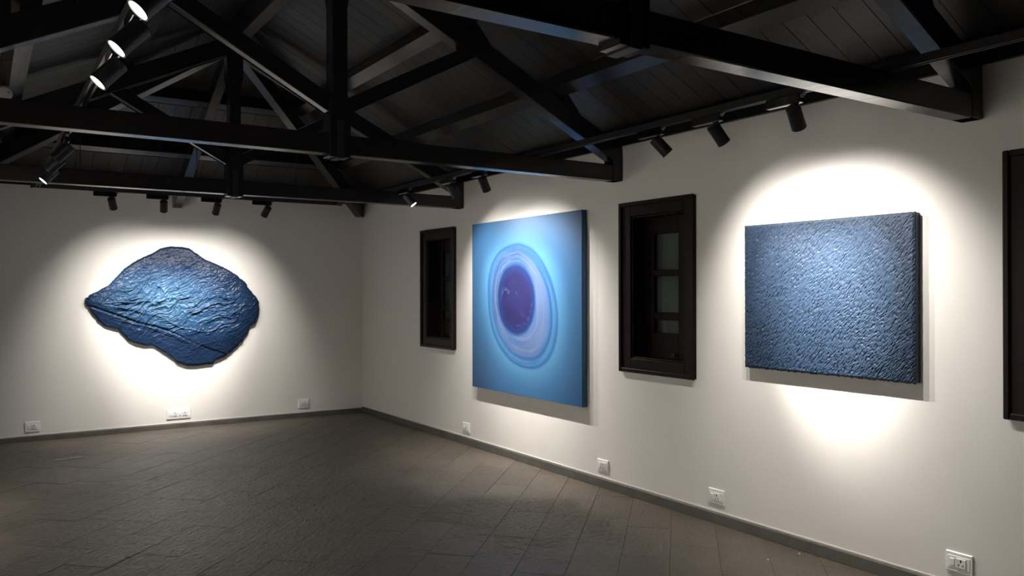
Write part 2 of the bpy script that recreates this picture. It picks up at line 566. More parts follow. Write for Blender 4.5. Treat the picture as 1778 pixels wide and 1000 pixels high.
# ------------------------------------------------------------------ roof boards
ceiling = empty('ceiling', (XC, -6, ZW))
tag(ceiling, kind='structure')
ZB = ZW + .14                   # board underside at the wall line
BW = .15
BT = .022
EXT = .28
def board(poly, zf):
    """poly: (x, y) outline; zf: height of the underside"""
    b = bmesh.new()
    pts = [(x, y, zf(x, y)) for x, y in poly]
    prism(b, pts, (0, 0, BT))
    return obj('board', b, M['board'], ceiling)
zr = lambda x, y: ZB - SL * x
zl = lambda x, y: ZB + SL * (x - XL)
ze = lambda x, y: ZB - SL * RUN / YE * y
g = .0022
ny = int((0.28 - YB) / BW) + 1
for i in range(ny):
    y1 = EXT - i * BW; y0 = y1 - BW
    for side in (0, 1):
        if side == 0: poly = [(EXT, y0 + g), (EXT, y1 - g), (XC, y1 - g), (XC, y0 + g)]
        else: poly = [(XL - EXT, y0 + g), (XL - EXT, y1 - g), (XC, y1 - g), (XC, y0 + g)]
        kx = RUN / YE
        if side == 0: poly = clip(poly, lambda p: p[0] - kx * p[1] - .003)
        else: poly = clip(poly, lambda p: (XL - p[0]) - kx * p[1] - .003)
        if len(poly) >= 3: board(poly, zr if side == 0 else zl)
nx = int((-XL + 2 * EXT) / BW) + 1
for i in range(nx):
    x0 = XL - EXT + i * BW; x1 = x0 + BW
    poly = [(x0 + g, EXT), (x1 - g, EXT), (x1 - g, -YE), (x0 + g, -YE)]
    kx = RUN / YE
    poly = clip(poly, lambda p: -(p[0] - kx * p[1]) - .003)
    if len(poly) >= 3: poly = clip(poly, lambda p: -((XL - p[0]) - kx * p[1]) - .003)
    if len(poly) >= 3: board(poly, ze)
# dark underlay above the boards keeps the night out of the joints
bm = bmesh.new()
def sheet(b, pts):
    prism(b, pts, (0, 0, .02))
e = EXT
up = BT + .004
sheet(bm, [(e, YB, zr(e, 0) + up), (e, e, zr(e, 0) + up), (XC, -YE, zr(XC, 0) + up), (XC, YB, zr(XC, 0) + up)])
sheet(bm, [(XL - e, YB, zl(XL - e, 0) + up), (XL - e, e, zl(XL - e, 0) + up), (XC, -YE, zl(XC, 0) + up), (XC, YB, zl(XC, 0) + up)])
sheet(bm, [(e, e, ze(0, e) + up), (XL - e, e, ze(0, e) + up), (XC, -YE, ze(0, -YE) + up)])
obj('roof_underlay', bm, M['timber'], ceiling)

# wall plates (the dark timber on top of each wall)
bm = bmesh.new(); box(bm, -.02, .12, YB, .12, ZW + .001, ZW + .135, .004)
tag(obj('trim_3', bm, M['timber']), kind='structure')
bm = bmesh.new(); box(bm, XL + .02, -.021, -.02, .12, ZW + .001, ZW + .135, .004)
tag(obj('trim_4', bm, M['timber']), kind='structure')
bm = bmesh.new(); box(bm, XL - .12, XL + .02, YB, .12, ZW + .001, ZW + .135, .004)
tag(obj('trim_5', bm, M['timber']), kind='structure')

# ------------------------------------------------------------------ trusses
RV = .157          # vertical depth of a rafter
def rafter_poly(side, y):
    # underside: z = 2.404 + SL*d ; top: ZW + SL*d, d = distance from the wall
    d1 = RUN
    X = (lambda d: -d) if side == 'r' else (lambda d: XL + d)
    return [(X(.002), y, ZT0), (X(.10), y, ZT0 + .0), (X(.10), y, 2.404 + SL * .10), (X(d1), y, 2.404 + SL * d1), (X(d1), y, ZW + SL * d1 - .002), (X(.002), y, ZW - .002)]

def make_truss(y, label):
    W = .10
    t = empty('roof_truss', (XC, y, ZT0))
    tag(t, label, 'truss', 'king post trusses across the gallery')
    ya = y - W / 2
    b = bmesh.new(); box(b, XL + .003, -.003, ya + .002, ya + W - .002, ZT0, ZT1, .005)
    obj('tie_beam', b, M['timber'], t)
    for s in ('r', 'l'):
        b = bmesh.new(); prism(b, rafter_poly(s, ya), (0, W, 0), .005)
        obj('rafter', b, M['timber'], t)
    # king post with joggles at head and foot
    hw, hj = .046, .066
    ztop = 2.404 + SL * RUN
    prof = [(-hj, ZT0 - .018), (hj, ZT0 - .018), (hj, 2.60), (hw, 2.66), (hw, ztop - .30), (hj, ztop - .20), (hj, ztop + .02), (-hj, ztop + .02), (-hj, ztop - .20), (-hw, ztop - .30), (-hw, 2.66), (-hj, 2.60)]
    b = bmesh.new(); prism(b, [(XC + px, y - .056, pz) for px, pz in prof], (0, .112, 0), .004)
    obj('king_post', b, M['timber'], t)
    for sgn in (1, -1):
        a = Vector((XC + sgn * .05, y, 2.592)); e_ = Vector((XC + sgn * .98, y, 3.052 + .045))
        b = bmesh.new(); beam(b, a, e_, .08, .085)
        obj('strut', b, M['timber'], t)
    # cleats that hold the purlins
    for dd in (PURL1, PURL2):
        for s in (0, 1):
            X = (lambda d: -d) if s == 0 else (lambda d: XL + d)
            z0 = lambda d: ZW + SL * d
            d0 = dd - .055
            pr = [(d0, z0(d0) - .01), (d0, z0(d0) + .085), (d0 - .05, z0(d0 - .05) + .075), (d0 - .13, z0(d0 - .13) + .02), (d0 - .15, z0(d0 - .15) - .01)]
            b = bmesh.new(); prism(b, [(X(d), ya + .006, z) for d, z in pr], (0, W - .012, 0), .003)
            obj('cleat', b, M['timber'], t)
    # iron strap under the king post foot
    b = bmesh.new(); box(b, XC - .022, XC + .022, ya - .012, ya + W + .012, ZT0 - .024, ZT0 - .019)
    box(b, XC - .022, XC + .022, ya - .012, ya - .007, ZT0 - .024, 2.50)
    obj('iron_strap', b, M['black'], t)
    return t
PURL1, PURL2 = 1.34, .60
make_truss(Y1, 'dark king post truss nearest the camera, its end above the textured blue canvas')
make_truss(Y2, 'dark king post truss in the middle, ending between ring painting and large window')
make_truss(Y3, 'dark timber king post truss farthest away, beside the end wall')

# ridge, purlins and hips
def timber(name, label, cat, parts, group=None):
    b = bmesh.new()
    for f in parts: f(b)
    return tag(obj(name, b, M['timber']), label, cat, group)
zap = ZW + SL * RUN
bm = bmesh.new(); box(bm, XC - .05, XC + .05, YB + .002, -YE + .05, zap - .10, zap + .10, .005)
tag(obj('ridge_beam', bm, M['timber']), 'dark ridge beam along the top of the roof above the king posts', 'beam')
def purlin(name, d, side, label):
    X = -d if side == 'r' else XL + d
    yend = -d * YE / RUN - .10
    zc = ZW + SL * d + .071
    nrm = Vector((-SL if side == 'r' else SL, 0, 1)).normalized()
    if side == 'r': nrm = Vector((SL, 0, 1)).normalized()
    else: nrm = Vector((-SL, 0, 1)).normalized()
    b = bmesh.new(); beam(b, (X, YB + .002, zc), (X, yend, zc), .095, .124, .004, up=nrm)
    tag(obj('purlin', b, M['timber']), label, 'purlin', 'purlins under the roof boards')
purlin('purlin', PURL1, 'r', 'upper dark purlin on the right roof slope above the blue ring painting')
purlin('purlin', PURL2, 'r', 'lower dark purlin on the right roof slope close above the right wall')
purlin('purlin', PURL1, 'l', 'upper dark purlin on the left roof slope beside the three lit spotlights')
purlin('purlin', PURL2, 'l', 'lower dark purlin on the left roof slope at the upper left')
def end_purlin(d, label):
    y = -d * YE / RUN
    zc = ZW + SL * d + .071
    nrm = Vector((0, SL * RUN / YE, 1)).normalized()
    b = bmesh.new(); beam(b, (-d - .02, y, zc), (XL + d + .02, y, zc), .095, .124, .004, up=nrm)
    tag(obj('purlin', b, M['timber']), label, 'purlin', 'purlins under the roof boards')
end_purlin(PURL1, 'short upper dark purlin on the hipped slope over the end wall')
end_purlin(PURL2, 'long lower dark purlin on the hipped slope over the end wall')
def sloped_timber(name, p_wall, p_top, w, label, cat, group=None):
    """rafter that rises from the wall to the head of the far truss, with a plumb heel at the wall"""
    a = Vector((p_wall[0], p_wall[1], 0)); c = Vector((p_top[0], p_top[1], 0))
    d = (c - a); L = d.length; d.normalize()
    s = Vector((-d.y, d.x, 0)) * (w / 2)
    rise = SL * RUN
    def P(t, z): 
        q = a + d * t - s
        return (q.x, q.y, z)
    t0 = .004
    pts = [P(t0, 2.404), P(t0 + .09, 2.404), P(L, 2.404 + rise), P(L, ZW + rise - .01), P(t0, ZW - .002)]
    b = bmesh.new(); prism(b, pts, tuple(2 * s), .004)
    tag(obj(name, b, M['timber']), label, cat, group)
sloped_timber('hip_rafter', (-.03, -.03), (XC + .05, -YE + .06), .085, 'dark hip rafter rising from the corner of end wall and right wall', 'rafter', 'hip rafters at the end of the roof')
sloped_timber('hip_rafter', (XL + .03, -.03), (XC - .05, -YE + .06), .085, 'dark hip rafter rising from the left corner of the end wall', 'rafter', 'hip rafters at the end of the roof')
sloped_timber('centre_rafter', (XC + .02, 0), (XC, -YE + .06), .085, 'dark rafter from the middle of the end wall, its heel showing under the end track', 'rafter')

# ------------------------------------------------------------------ windows
def make_window(n, ya, yb, bolt):
    """ya: far side, yb: near side (ya > yb)"""
    w = empty('window_%d' % n, (0, (ya + yb) / 2, WZ0))
    tag(w, kind='structure')
    F = .118; D = .13
    ia, ib = ya - F, yb + F * .84
    z0, z1 = WZ0 + .097, WZ1 - .097
    e = .0015
    def piece(nm, y0, y1, zz0, zz1, x0, x1, bev=.004, par=w, mat=M['window_wood']):
        b = bmesh.new(); box(b, x0, x1, y0, y1, zz0, zz1, bev)
        return obj(nm, b, mat, par)
    # frame members with a raised moulding at the outer edge
    st = piece('frame_stile', ia, ya - e, WZ0 + e, WZ1 - e, -.012, D)
    piece('moulding', ya - .030, ya - .001, WZ0 - .006, WZ1 + .006, -.028, -.0125, .005, st)
    st = piece('frame_stile', yb + e, ib, WZ0 + e, WZ1 - e, -.012, D)
    piece('moulding', yb + .001, yb + .030, WZ0 - .006, WZ1 + .006, -.028, -.0125, .005, st)
    st = piece('frame_rail', ib, ia, z1, WZ1 - e, -.012, D)
    piece('moulding', yb + .030, ya - .030, WZ1 - .024, WZ1 + .006, -.028, -.0125, .005, st)
    st = piece('frame_rail', ib, ia, WZ0 + e, z0, -.012, D)
    piece('moulding', yb + .030, ya - .030, WZ0 - .006, WZ0 + .024, -.028, -.0125, .005, st)
    # inner bead at the opening
    for (a, b_, c, d) in ((ia - .012, ia, z0, z1), (ib, ib + .012, z0, z1), (ib + .012, ia - .012, z1 - .012, z1), (ib + .012, ia - .012, z0, z0 + .012)):
        piece('inner_bead', a, b_, c, d, .002, .018, .003)
    # casement behind
    X0, X1 = D + .001, D + .042
    g0, g1 = ia - .088, ia - .338
    sash = empty('casement', (D, (ia + ib) / 2, z0)); sash.parent = w
    sash.matrix_parent_inverse = world_of(w).inverted()
    zz = [(1.906, z1), (1.602, 1.646), (1.286, 1.342), (z0, 1.192)]
    piece('sash_stile', g0, ia, z0, z1, X0, X1, .004, sash)
    piece('sash_stile', ib, g1, z0, z1, X0, X1, .004, sash)
    for k, (a, b_) in enumerate(zz):
        piece('sash_rail' if k in (0, 3) else 'glazing_bar', g1, g0, a, b_, X0 + .002, X1 - .002, .004, sash)
    for (a, b_) in ((1.646, 1.906), (1.342, 1.602), (1.192, 1.286)):
        piece('pane', g1 - .004, g0 + .004, a - .004, b_ + .004, D + .020, D + .024, 0, sash, M['glass'])
    # knob on the bottom rail
    b = bmesh.new()
    tube(b, (X0, g1 + .02, z0 + .035), (X0 - .02, g1 + .02, z0 + .035), .006)
    tube(b, (X0 - .018, g1 + .02, z0 + .035), (X0 - .034, g1 + .02, z0 + .035), .012, .014)
    obj('knob', b, M['black'], w)
    if bolt:
        b = bmesh.new()
        tube(b, (X0 - .014, g1 - .03, 1.38), (X0 - .014, g1 - .03, 1.53), .007)
        box(b, X0 - .014, X0, g1 - .037, g1 - .023, 1.385, 1.40); box(b, X0 - .014, X0, g1 - .037, g1 - .023, 1.51, 1.525)
        obj('bolt', b, M['black'], w)
    else:
        b = bmesh.new()
        tube(b, (.06, ia - .004, 1.485), (.06, ia - .014, 1.485), .004)
        obj('hook', b, M['steel'], w)
    # closed outer shutter leaf beyond the glass
    sh = empty('outer_shutter', (TH, (ia + ib) / 2, z0)); sh.parent = w
    sh.matrix_parent_inverse = world_of(w).inverted()
    nb = 5
    for k in range(nb):
        a = yb + .01 + (ya - yb - .02) * k / nb; b_ = yb + .01 + (ya - yb - .02) * (k + 1) / nb
        piece('shutter_board', a + .001, b_ - .001, WZ0 + .005, WZ1 - .005, X1 + .004, X1 + .026, .002, sh, M['shutter'])
for i, (a, b_) in enumerate(WINS): make_window(i + 1, a, b_, i == 0)

# ------------------------------------------------------------------ artwork: blue petal relief on the end wall
OUT = [(-3.038, 1.447), (-2.942, 1.5), (-2.844, 1.563), (-2.759, 1.657), (-2.688, 1.744), (-2.587, 1.817), (-2.47, 1.878), (-2.388, 1.925), (-2.321, 1.967), (-2.246, 1.984), (-2.123, 1.984), (-2.038, 1.967), (-1.968, 1.919), (-1.881, 1.855), (-1.793, 1.815), (-1.696, 1.775), (-1.615, 1.734), (-1.524, 1.676), (-1.433, 1.591), (-1.407, 1.532), (-1.348, 1.472), (-1.281, 1.386), (-1.281, 1.282), (-1.289, 1.197), (-1.323, 1.125), (-1.382, 1.096), (-1.416, 1.012), (-1.466, 0.928), (-1.55, 0.847), (-1.648, 0.767), (-1.762, 0.722), (-1.794, 0.685), (-1.89, 0.679), (-1.968, 0.67), (-2.062, 0.68), (-2.17, 0.718), (-2.216, 0.769), (-2.291, 0.829), (-2.351, 0.872), (-2.411, 0.914), (-2.5, 0.915), (-2.587, 0.945), (-2.659, 0.979), (-2.71, 1.044), (-2.76, 1.1), (-2.816, 1.11), (-2.886, 1.143), (-2.935, 1.19), (-2.983, 1.253), (-3.031, 1.331), (-3.052, 1.385)]
CREASE = [(-3.02, 1.345), (-2.977, 1.33), (-2.73, 1.232), (-2.55, 1.158), (-2.366, 1.109), (-2.20, 1.04), (-2.045, .954), (-1.95, .90)]
def seg_dist(px, pz, line):
    best = np.full(px.shape, 9.0)
    for (ax, az), (bx, bz) in zip(line[:-1], line[1:]):
        dx, dz = bx - ax, bz - az
        t = np.clip(((px - ax) * dx + (pz - az) * dz) / (dx * dx + dz * dz), 0, 1)
        best = np.minimum(best, np.hypot(px - ax - t * dx, pz - az - t * dz))
    return best
def petal():
    P = np.array(OUT + [OUT[0]])
    L = np.r_[0, np.cumsum(np.hypot(*np.diff(P, axis=0).T))]
    N, Mr = 760, 150
    tt = np.linspace(0, L[-1], N, endpoint=False)
    o = np.c_[np.interp(tt, L, P[:, 0]), np.interp(tt, L, P[:, 1])]
    for _ in range(5): o = (np.roll(o, 1, 0) + 2 * o + np.roll(o, -1, 0)) / 4
    c = np.array((-2.2, 1.36))
    nz = Noise2(3)
    rad = o - c
    rad *= (1 + .006 * nz(tt * 22, tt * 0 + 3.3) + .004 * nz(tt * 60, tt * 0 + 8.1))[:, None]
    tip = np.exp(-((o[:, 0] + 3.05) ** 2 + (o[:, 1] - 1.41) ** 2) / .004)
    rad *= (1 + .02 * tip * nz(tt * 130, tt * 0 + 1.7))[:, None]
    s = np.linspace(0, 1, Mr) ** .8
    X = c[0] + s[:, None] * rad[None, :, 0]; Z = c[1] + s[:, None] * rad[None, :, 1]
    S = np.repeat(s[:, None], N, 1)
    tx, tz = -3.22, 1.395
    phi = np.arctan2(Z - tz, X - tx); rho = np.hypot(X - tx, Z - tz)
    n1, n2, n3, n4 = Noise2(11), Noise2(12), Noise2(13), Noise2(14)
    wx = n4(X * 3.1, Z * 3.1) * .09 + n4(X * 8, Z * 8 + 40) * .025
    r1 = 1 - np.abs(n1((phi + wx) * 13 + 50, rho * 1.5))
    B = math.radians(30)
    wv = n4(X * 5 + 9, Z * 5) * .05 + n3(X * 13, Z * 13 + 5) * .016
    ac = -X * math.sin(B) + Z * math.cos(B) + wv + .10 * (X + 2.2) ** 2
    al = X * math.cos(B) + Z * math.sin(B)
    r2 = 1 - np.abs(n2(ac * 20 + 50, al * 5 + 9))
    r3 = 1 - np.abs(n3(ac * 46 + 80, al * 13 + 3))
    r4 = 1 - np.abs(n1(ac * 88 + 20, al * 30 + 3))
    fine = n3(X * 42, Z * 42) * .5 + n2(X * 90, Z * 90) * .5
    mid = np.exp(-(((Z - 1.40 + .13 * (X + 2.2)) / .30) ** 2)) * .85 + .15
    amp = mid * np.clip((1 - S) * 3.2, .25, 1)
    h = .050 + .032 * (1 - S ** 2.2) + amp * (.018 * r1 ** 4 + .019 * r2 ** 4 + .012 * r3 ** 3 + .0065 * r4 ** 2) + .0030 * fine + .005 * n1(X * 7, Z * 7)
    dc = seg_dist(X, Z, CREASE)
    below = Z < (1.127 - .405 * (X + 2.47) + .0)
    h -= .017 * np.exp(-(dc / .012) ** 2) * np.clip((-1.85 - X) / .5, 0, 1)
    h += np.where(below, -.010, 0) * np.clip(dc / .05, 0, 1)
    rim = np.clip((S - .955) / .045, 0, 1)
    h *= 1 - .38 * rim ** 2
    Y = -h
    v = np.stack([X, Y, Z], -1).reshape(-1, 3)
    back = np.stack([X[-1] * .992 + c[0] * .008, np.full(N, -.001), Z[-1] * .992 + c[1] * .008], -1)
    v = np.r_[v, back]
    i = np.arange(Mr)[:, None] * N; j = np.arange(N)[None, :]
    a = (i + j); b = (i + (j + 1) % N)
    f = np.stack([a, a + N, b + N, b], -1)[: Mr].reshape(-1, 4)
    me = bpy.data.meshes.new('relief')
    nv, nf = len(v), len(f)
    me.vertices.add(nv); me.vertices.foreach_set('co', v.ravel())
    me.loops.add(nf * 4); me.loops.foreach_set('vertex_index', f.ravel().astype(np.int32))
    me.polygons.add(nf)
    me.polygons.foreach_set('loop_start', np.arange(0, nf * 4, 4, dtype=np.int32))
    me.polygons.foreach_set('use_smooth', np.ones(nf, dtype=bool))
    me.update(calc_edges=True); me.validate()
    return me
t = empty('petal_relief', (-2.2, 0, 1.36))
tag(t, 'blue petal shaped relief with raised veins hung on the end wall', 'artwork')
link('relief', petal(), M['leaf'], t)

# ------------------------------------------------------------------ artwork: square blue ring painting
def canvas(name, ya, yb, z0, z1, d, edge, label, cat, group=None):
    t = empty(name, (0, (ya + yb) / 2, z0))
    tag(t, label, cat, group)
    return t
t = canvas('ring_painting', -2.776, -4.452, .590, 2.127, .055, M['edge_blue'], 'square canvas with a pale blue ring round an indigo eye', 'painting')
b = bmesh.new(); box(b, -.052, -.006, -4.452, -2.776, .590, 2.127, .004)
obj('canvas_edge', b, M['edge_blue'], t)
def sheet_grid(x, ya, yb, z0, z1):
    b = bmesh.new()
    vs = [b.verts.new(q) for q in ((x, ya, z0), (x, yb, z0), (x, yb, z1), (x, ya, z1))]
    b.faces.new(vs)
    bmesh.ops.recalc_face_normals(b, faces=b.faces)
    return b
b = bmesh.new(); box(b, -.0555, -.0520, -4.451, -2.777, .591, 2.126, .0015)
obj('painted_face', b, M['ring'], t)
b = bmesh.new(); box(b, -.0058, -.0005, -4.40, -2.83, 1.95, 1.99)
obj('hanging_batten', b, M['edge_navy'], t)

# ------------------------------------------------------------------ artwork: textured blue canvas
def impasto(ya, yb, z0, z1, d):
    ny_, nz_ = 760, 600
    y = np.linspace(ya, yb, ny_); z = np.linspace(z0, z1, nz_)
    Yg, Zg = np.meshgrid(y, z)
    n1, n2, n3, n4 = Noise2(21), Noise2(22), Noise2(23), Noise2(24)
    # strokes lean up to the right
    u0 = (Yg - ya) / (yb - ya); v0 = (Zg - z0) / (z1 - z0)
    A = math.radians(54)
    w = n3(Yg * 3, Zg * 3) * .02 + n4(Yg * 12, Zg * 12) * .005
    rr = -Yg
    across = -rr * math.sin(A) + Zg * math.cos(A) + w
    along = rr * math.cos(A) + Zg * math.sin(A) + w * .6
    h = .7 * n1(across * 225, along * 56) + .45 * n2(across * 300 + 7, along * 84) + .08 * n3(Yg * 300, Zg * 300)
    h = h - .55 * np.abs(h)
    rough = .75 + .5 * (1 - v0)
    H = d + .0027 * h * rough
    m = np.minimum(np.minimum(u0, 1 - u0) * 1.08, np.minimum(v0, 1 - v0) * .86)
    H -= np.clip(.012 - m, 0, 1) * .6
    jag = .0040 * n1(Yg * 120, Zg * 0 + 5) * (v0 == 0)
    v = np.stack([-H, Yg, Zg + jag], -1).reshape(-1, 3)
    ring = np.r_[np.arange(ny_), (np.arange(1, nz_) * ny_ + ny_ - 1), ((nz_ - 1) * ny_ + np.arange(ny_ - 2, -1, -1)), (np.arange(nz_ - 2, 0, -1) * ny_)]
    back = v[ring].copy(); back[:, 0] = -.034
    k0 = len(v)
    v = np.r_[v, back]
    i, j = np.meshgrid(np.arange(nz_ - 1), np.arange(ny_ - 1), indexing='ij')
    a = (i * ny_ + j).ravel()
    f = np.stack([a, a + ny_, a + ny_ + 1, a + 1], -1)
    r = len(ring); q = np.arange(r); q2 = (q + 1) % r
    f2 = np.stack([ring[q], ring[q2], k0 + q2, k0 + q], -1)
    f = np.r_[f, f2]
    me = bpy.data.meshes.new('impasto_face')
    nv, nf = len(v), len(f)
    me.vertices.add(nv); me.vertices.foreach_set('co', v.ravel())
    me.loops.add(nf * 4); me.loops.foreach_set('vertex_index', f.ravel().astype(np.int32))
    me.polygons.add(nf)
    me.polygons.foreach_set('loop_start', np.arange(0, nf * 4, 4, dtype=np.int32))
    me.polygons.foreach_set('use_smooth', np.ones(nf, dtype=bool))
    me.update(calc_edges=True); me.validate()
    return me
t = canvas('textured_painting', -6.043, -7.123, 1.028, 1.892, .055, M['edge_navy'], 'dark blue canvas covered in rough slanting impasto strokes', 'painting')
link('impasto_face', impasto(-6.043, -7.123, 1.028, 1.892, .052), M['tex'], t)
b = bmesh.new(); box(b, -.0335, -.0005, -7.121, -6.045, 1.031, 1.890, .003)
obj('canvas_edge', b, M['edge_navy'], t)

# ------------------------------------------------------------------ track rails
ZR0, ZR1 = 2.4185, 2.455
XR, XLT, YET = -.757, -3.535, -1.10
def rail(a, b, label, horizontal_caps=True):
    a, b = Vector(a), Vector(b)
    d = (b - a).normalized(); s = Vector((0, 0, 1)).cross(d).normalized()
    mid = (a + b) / 2
    t = empty('track_rail', (mid.x, mid.y, ZR0))
    tag(t, label, 'light track', 'black light tracks under the roof')
    prof = [(-.0175, ZR0), (-.0085, ZR0), (-.0085, ZR0 + .018), (.0085, ZR0 + .018), (.0085, ZR0), (.0175, ZR0), (.0175, ZR1), (-.0175, ZR1)]
    bm_ = bmesh.new()
    prism(bm_, [(a.x + s.x * p, a.y + s.y * p, z) for p, z in prof], tuple(b - a), 0)
    obj('rail', bm_, M['rail'], t)
    for e_, dd in ((a, -1), (b, 1)):
        q = e_ + d * dd * .012
        bm_ = bmesh.new(); beam(bm_, (e_.x + d.x * dd * .0005, e_.y + d.y * dd * .0005, (ZR0 + ZR1) / 2), (q.x, q.y, (ZR0 + ZR1) / 2), .040, ZR1 - ZR0 + .004, .002)
        obj('end_cap', bm_, M['black'], t)
    return t
rail((XR, YET - .05, 0), (XR, -12.0, 0), 'black light track along the right wall, resting on the tie beams')
rail((XLT, YET - .05, 0), (XLT, -12.0, 0), 'black light track along the left side, carrying the lit spotlights')
te = rail((XLT - .04, YET, 0), (XR + .04, YET, 0), 'black light track across the room in front of the end wall')
for xx in (-3.2, -2.19, -1.2):     # rods up to the lower purlin carry the end track
    bm = bmesh.new(); tube(bm, (xx, YET, ZR1 - .002), (xx, YET, ZB - SL * RUN / YE * YET - .001), .004, seg=8)
    obj('suspension_rod', bm, M['black'], te)

# ------------------------------------------------------------------ spotlights
_cache = {}
def mesh_once(key, build, mat, smooth=False):
    if key not in _cache:
        b = bmesh.new(); build(b); b.normal_update()
        me = bpy.data.meshes.new(key); b.to_mesh(me); b.free()
        me.materials.append(mat)
        if smooth:
            for p in me.polygons: p.use_smooth = True
        _cache[key] = me
    return _cache[key]
HR, HL = .0345, .118
def head_shape(b):
    # turned can, lens end at -z; pivot at the origin
    z1 = .030; z0 = z1 - HL
    lathe(b, [(0, z1), (HR - .006, z1), (HR, z1 - .006), (HR, z0 + .014), (HR + .0008, z0 + .013), (HR + .0008, z0 + .001), (HR, z0), (HR - .004, z0), (HR - .005, z0 + .012), (0, z0 + .013)], 36)
def lens_shape(b):
    z0 = .030 - HL
    lathe(b, [(0, z0 + .0025), (HR - .0055, z0 + .0035), (HR - .0055, z0 + .010), (0, z0 + .010)], 32)
def ring_shape(b):
    z0 = .030 - HL
    for zz in (.030 - .018, .030 - .026):
        lathe(b, [(HR - .001, zz), (HR + .0007, zz - .0006), (HR + .0007, zz - .0016), (HR - .001, zz - .002)], 36)
def adapter_shape(b):
    # runs along local +x, hangs under the rail; stem is at the origin
    box(b, -.040, .155, -.0165, .0165, -.044, -.0005, .003)
    box(b, -.034, .130, -.0085, .0085, -.0005, .008, 0)
def lever_shape(b):
    box(b, -.062, -.040, -.006, .006, -.012, -.004, .0015)
    box(b, -.047, -.041, -.010, .010, -.020, -.006, .001)
def stem_shape(b):
    tube(b, (0, 0, -.044), (0, 0, -.066), .0085, seg=16)
    box(b, -.008, .008, -.013, .013, -.088, -.062, .003)
def spotlight(track, pos, target, lamp, label, group, flip=1, on=True):
    """track: 'y' or 'x' direction; pos along it"""
    if track == 'right': loc = (XR, pos, ZR0); rz = math.pi / 2 * flip
    elif track == 'left': loc = (XLT, pos, ZR0); rz = math.pi / 2 * flip
    else: loc = (pos, YET, ZR0); rz = math.pi if flip > 0 else 0
    t = empty('track_spotlight', loc)
    tag(t, label, 'spotlight', group)
    def part(nm, me, mat, parent=t, loc_=(0, 0, 0), rot=(0, 0, 0)):
        o = bpy.data.objects.new(nm, me); COL.objects.link(o); o.parent = parent
        o.location = loc_; o.rotation_euler = rot
        return o
    part('driver_box', mesh_once('driver_box', adapter_shape, M['black_gloss']), None, rot=(0, 0, rz))
    part('lever', mesh_once('lever', lever_shape, M['boxgrey']), None, rot=(0, 0, rz))
    part('stem', mesh_once('stem', stem_shape, M['black']), None, rot=(0, 0, rz))
    piv = Vector((0, 0, -.082))
    dirv = (Vector(target) - (Vector(loc) + piv)).normalized()
    q = dirv.to_track_quat('-Z', 'Y').to_euler()
    hd = part('head', mesh_once('head', head_shape, M['black']), None, loc_=piv, rot=q)
    part('cooling_ring', mesh_once('cooling_ring', ring_shape, M['rail']), None, parent=hd)
    part('lens', mesh_once('lens', lens_shape, M['lens']), None, parent=hd)
    for nm, wv, cone, rad in (('spot_core', lamp[0], lamp[1], .012), ('spot_spill', lamp[2], lamp[3], .012)):
        if wv <= 0: continue
        ld = bpy.data.lights.new(nm, 'SPOT')
        ld.energy = wv; ld.color = LAMP_COLOR; ld.spot_size = R(cone); ld.spot_blend = 1.0 if nm == 'spot_core' else 1.0
        ld.shadow_soft_size = rad
        lo = bpy.data.objects.new(nm, ld); COL.objects.link(lo)
        lo.parent = hd; lo.location = (0, 0, .030 - HL - .004)
    return t

G1 = 'spotlights on the end wall track'
spotlight('end', -2.940, (-2.52, 0, 1.15), LAMP_END, 'black track spotlight on the end wall track, first from the left', G1)
spotlight('end', -2.491, (-2.30, 0, 1.11), LAMP_END, 'black track spotlight on the end wall track, second from the left', G1)
spotlight('end', -1.996, (-2.08, 0, 1.11), LAMP_END, 'black track spotlight on the end wall track, third from the left', G1)
spotlight('end', -1.500, (-1.85, 0, 1.15), LAMP_END, 'black track spotlight on the end wall track, nearest the room corner', G1)
G2 = 'spotlights aimed at the ring painting'
spotlight('right', -4.130, (0, -3.82, 1.20), LAMP_BLUE, 'black spotlight at the upper left of the ring painting, clear against the white wall', G2)
spotlight('right', -3.640, (0, -3.64, 1.18), LAMP_BLUE, 'black spotlight in front of the end of the farthest truss', G2)
spotlight('right', -2.830, (0, -3.45, 1.16), LAMP_BLUE, 'black spotlight with a bright lens edge below the farthest tie beam', G2)
G3 = 'spotlights aimed at the textured canvas'
spotlight('right', -6.950, (0, -6.74, 1.43), LAMP_TEX, 'black spotlight nearest the camera over the textured canvas, beside the near truss', G3)
spotlight('right', -6.460, (0, -6.62, 1.41), LAMP_TEX, 'black spotlight in the middle of three before the textured canvas', G3)
spotlight('right', -6.030, (0, -6.50, 1.39), LAMP_TEX, 'black spotlight farthest of three before the textured canvas, above the middle window', G3)
G4 = 'lit spotlights on the left track'
spotlight('left', -6.97, (XL, -7.02, 1.40), LAMP_LEFT, 'lit spotlight on the left track, topmost in a row of three shining lenses', G4)
spotlight('left', -6.55, (XL, -6.60, 1.40), LAMP_LEFT, 'lit spotlight on the left track, middle of three shining lenses', G4)
spotlight('left', -6.05, (XL, -6.10, 1.40), LAMP_LEFT, 'lit spotlight on the left track, lowest in a row of three shining lenses', G4)
spotlight('left', -4.00, (XL, -3.80, 1.40), LAMP_LEFT, 'spotlight on the left track just behind the middle tie beam', G4)
spotlight('left', -3.45, (XL, -3.05, 1.45), LAMP_LEFT, 'spotlight on the left track with only a thin bright lens edge', G4)
spotlight('left', -2.87, (XL, -2.95, 1.35), LAMP_LEFT, 'lit spotlight farthest along the left track, its round lens shining', G4)

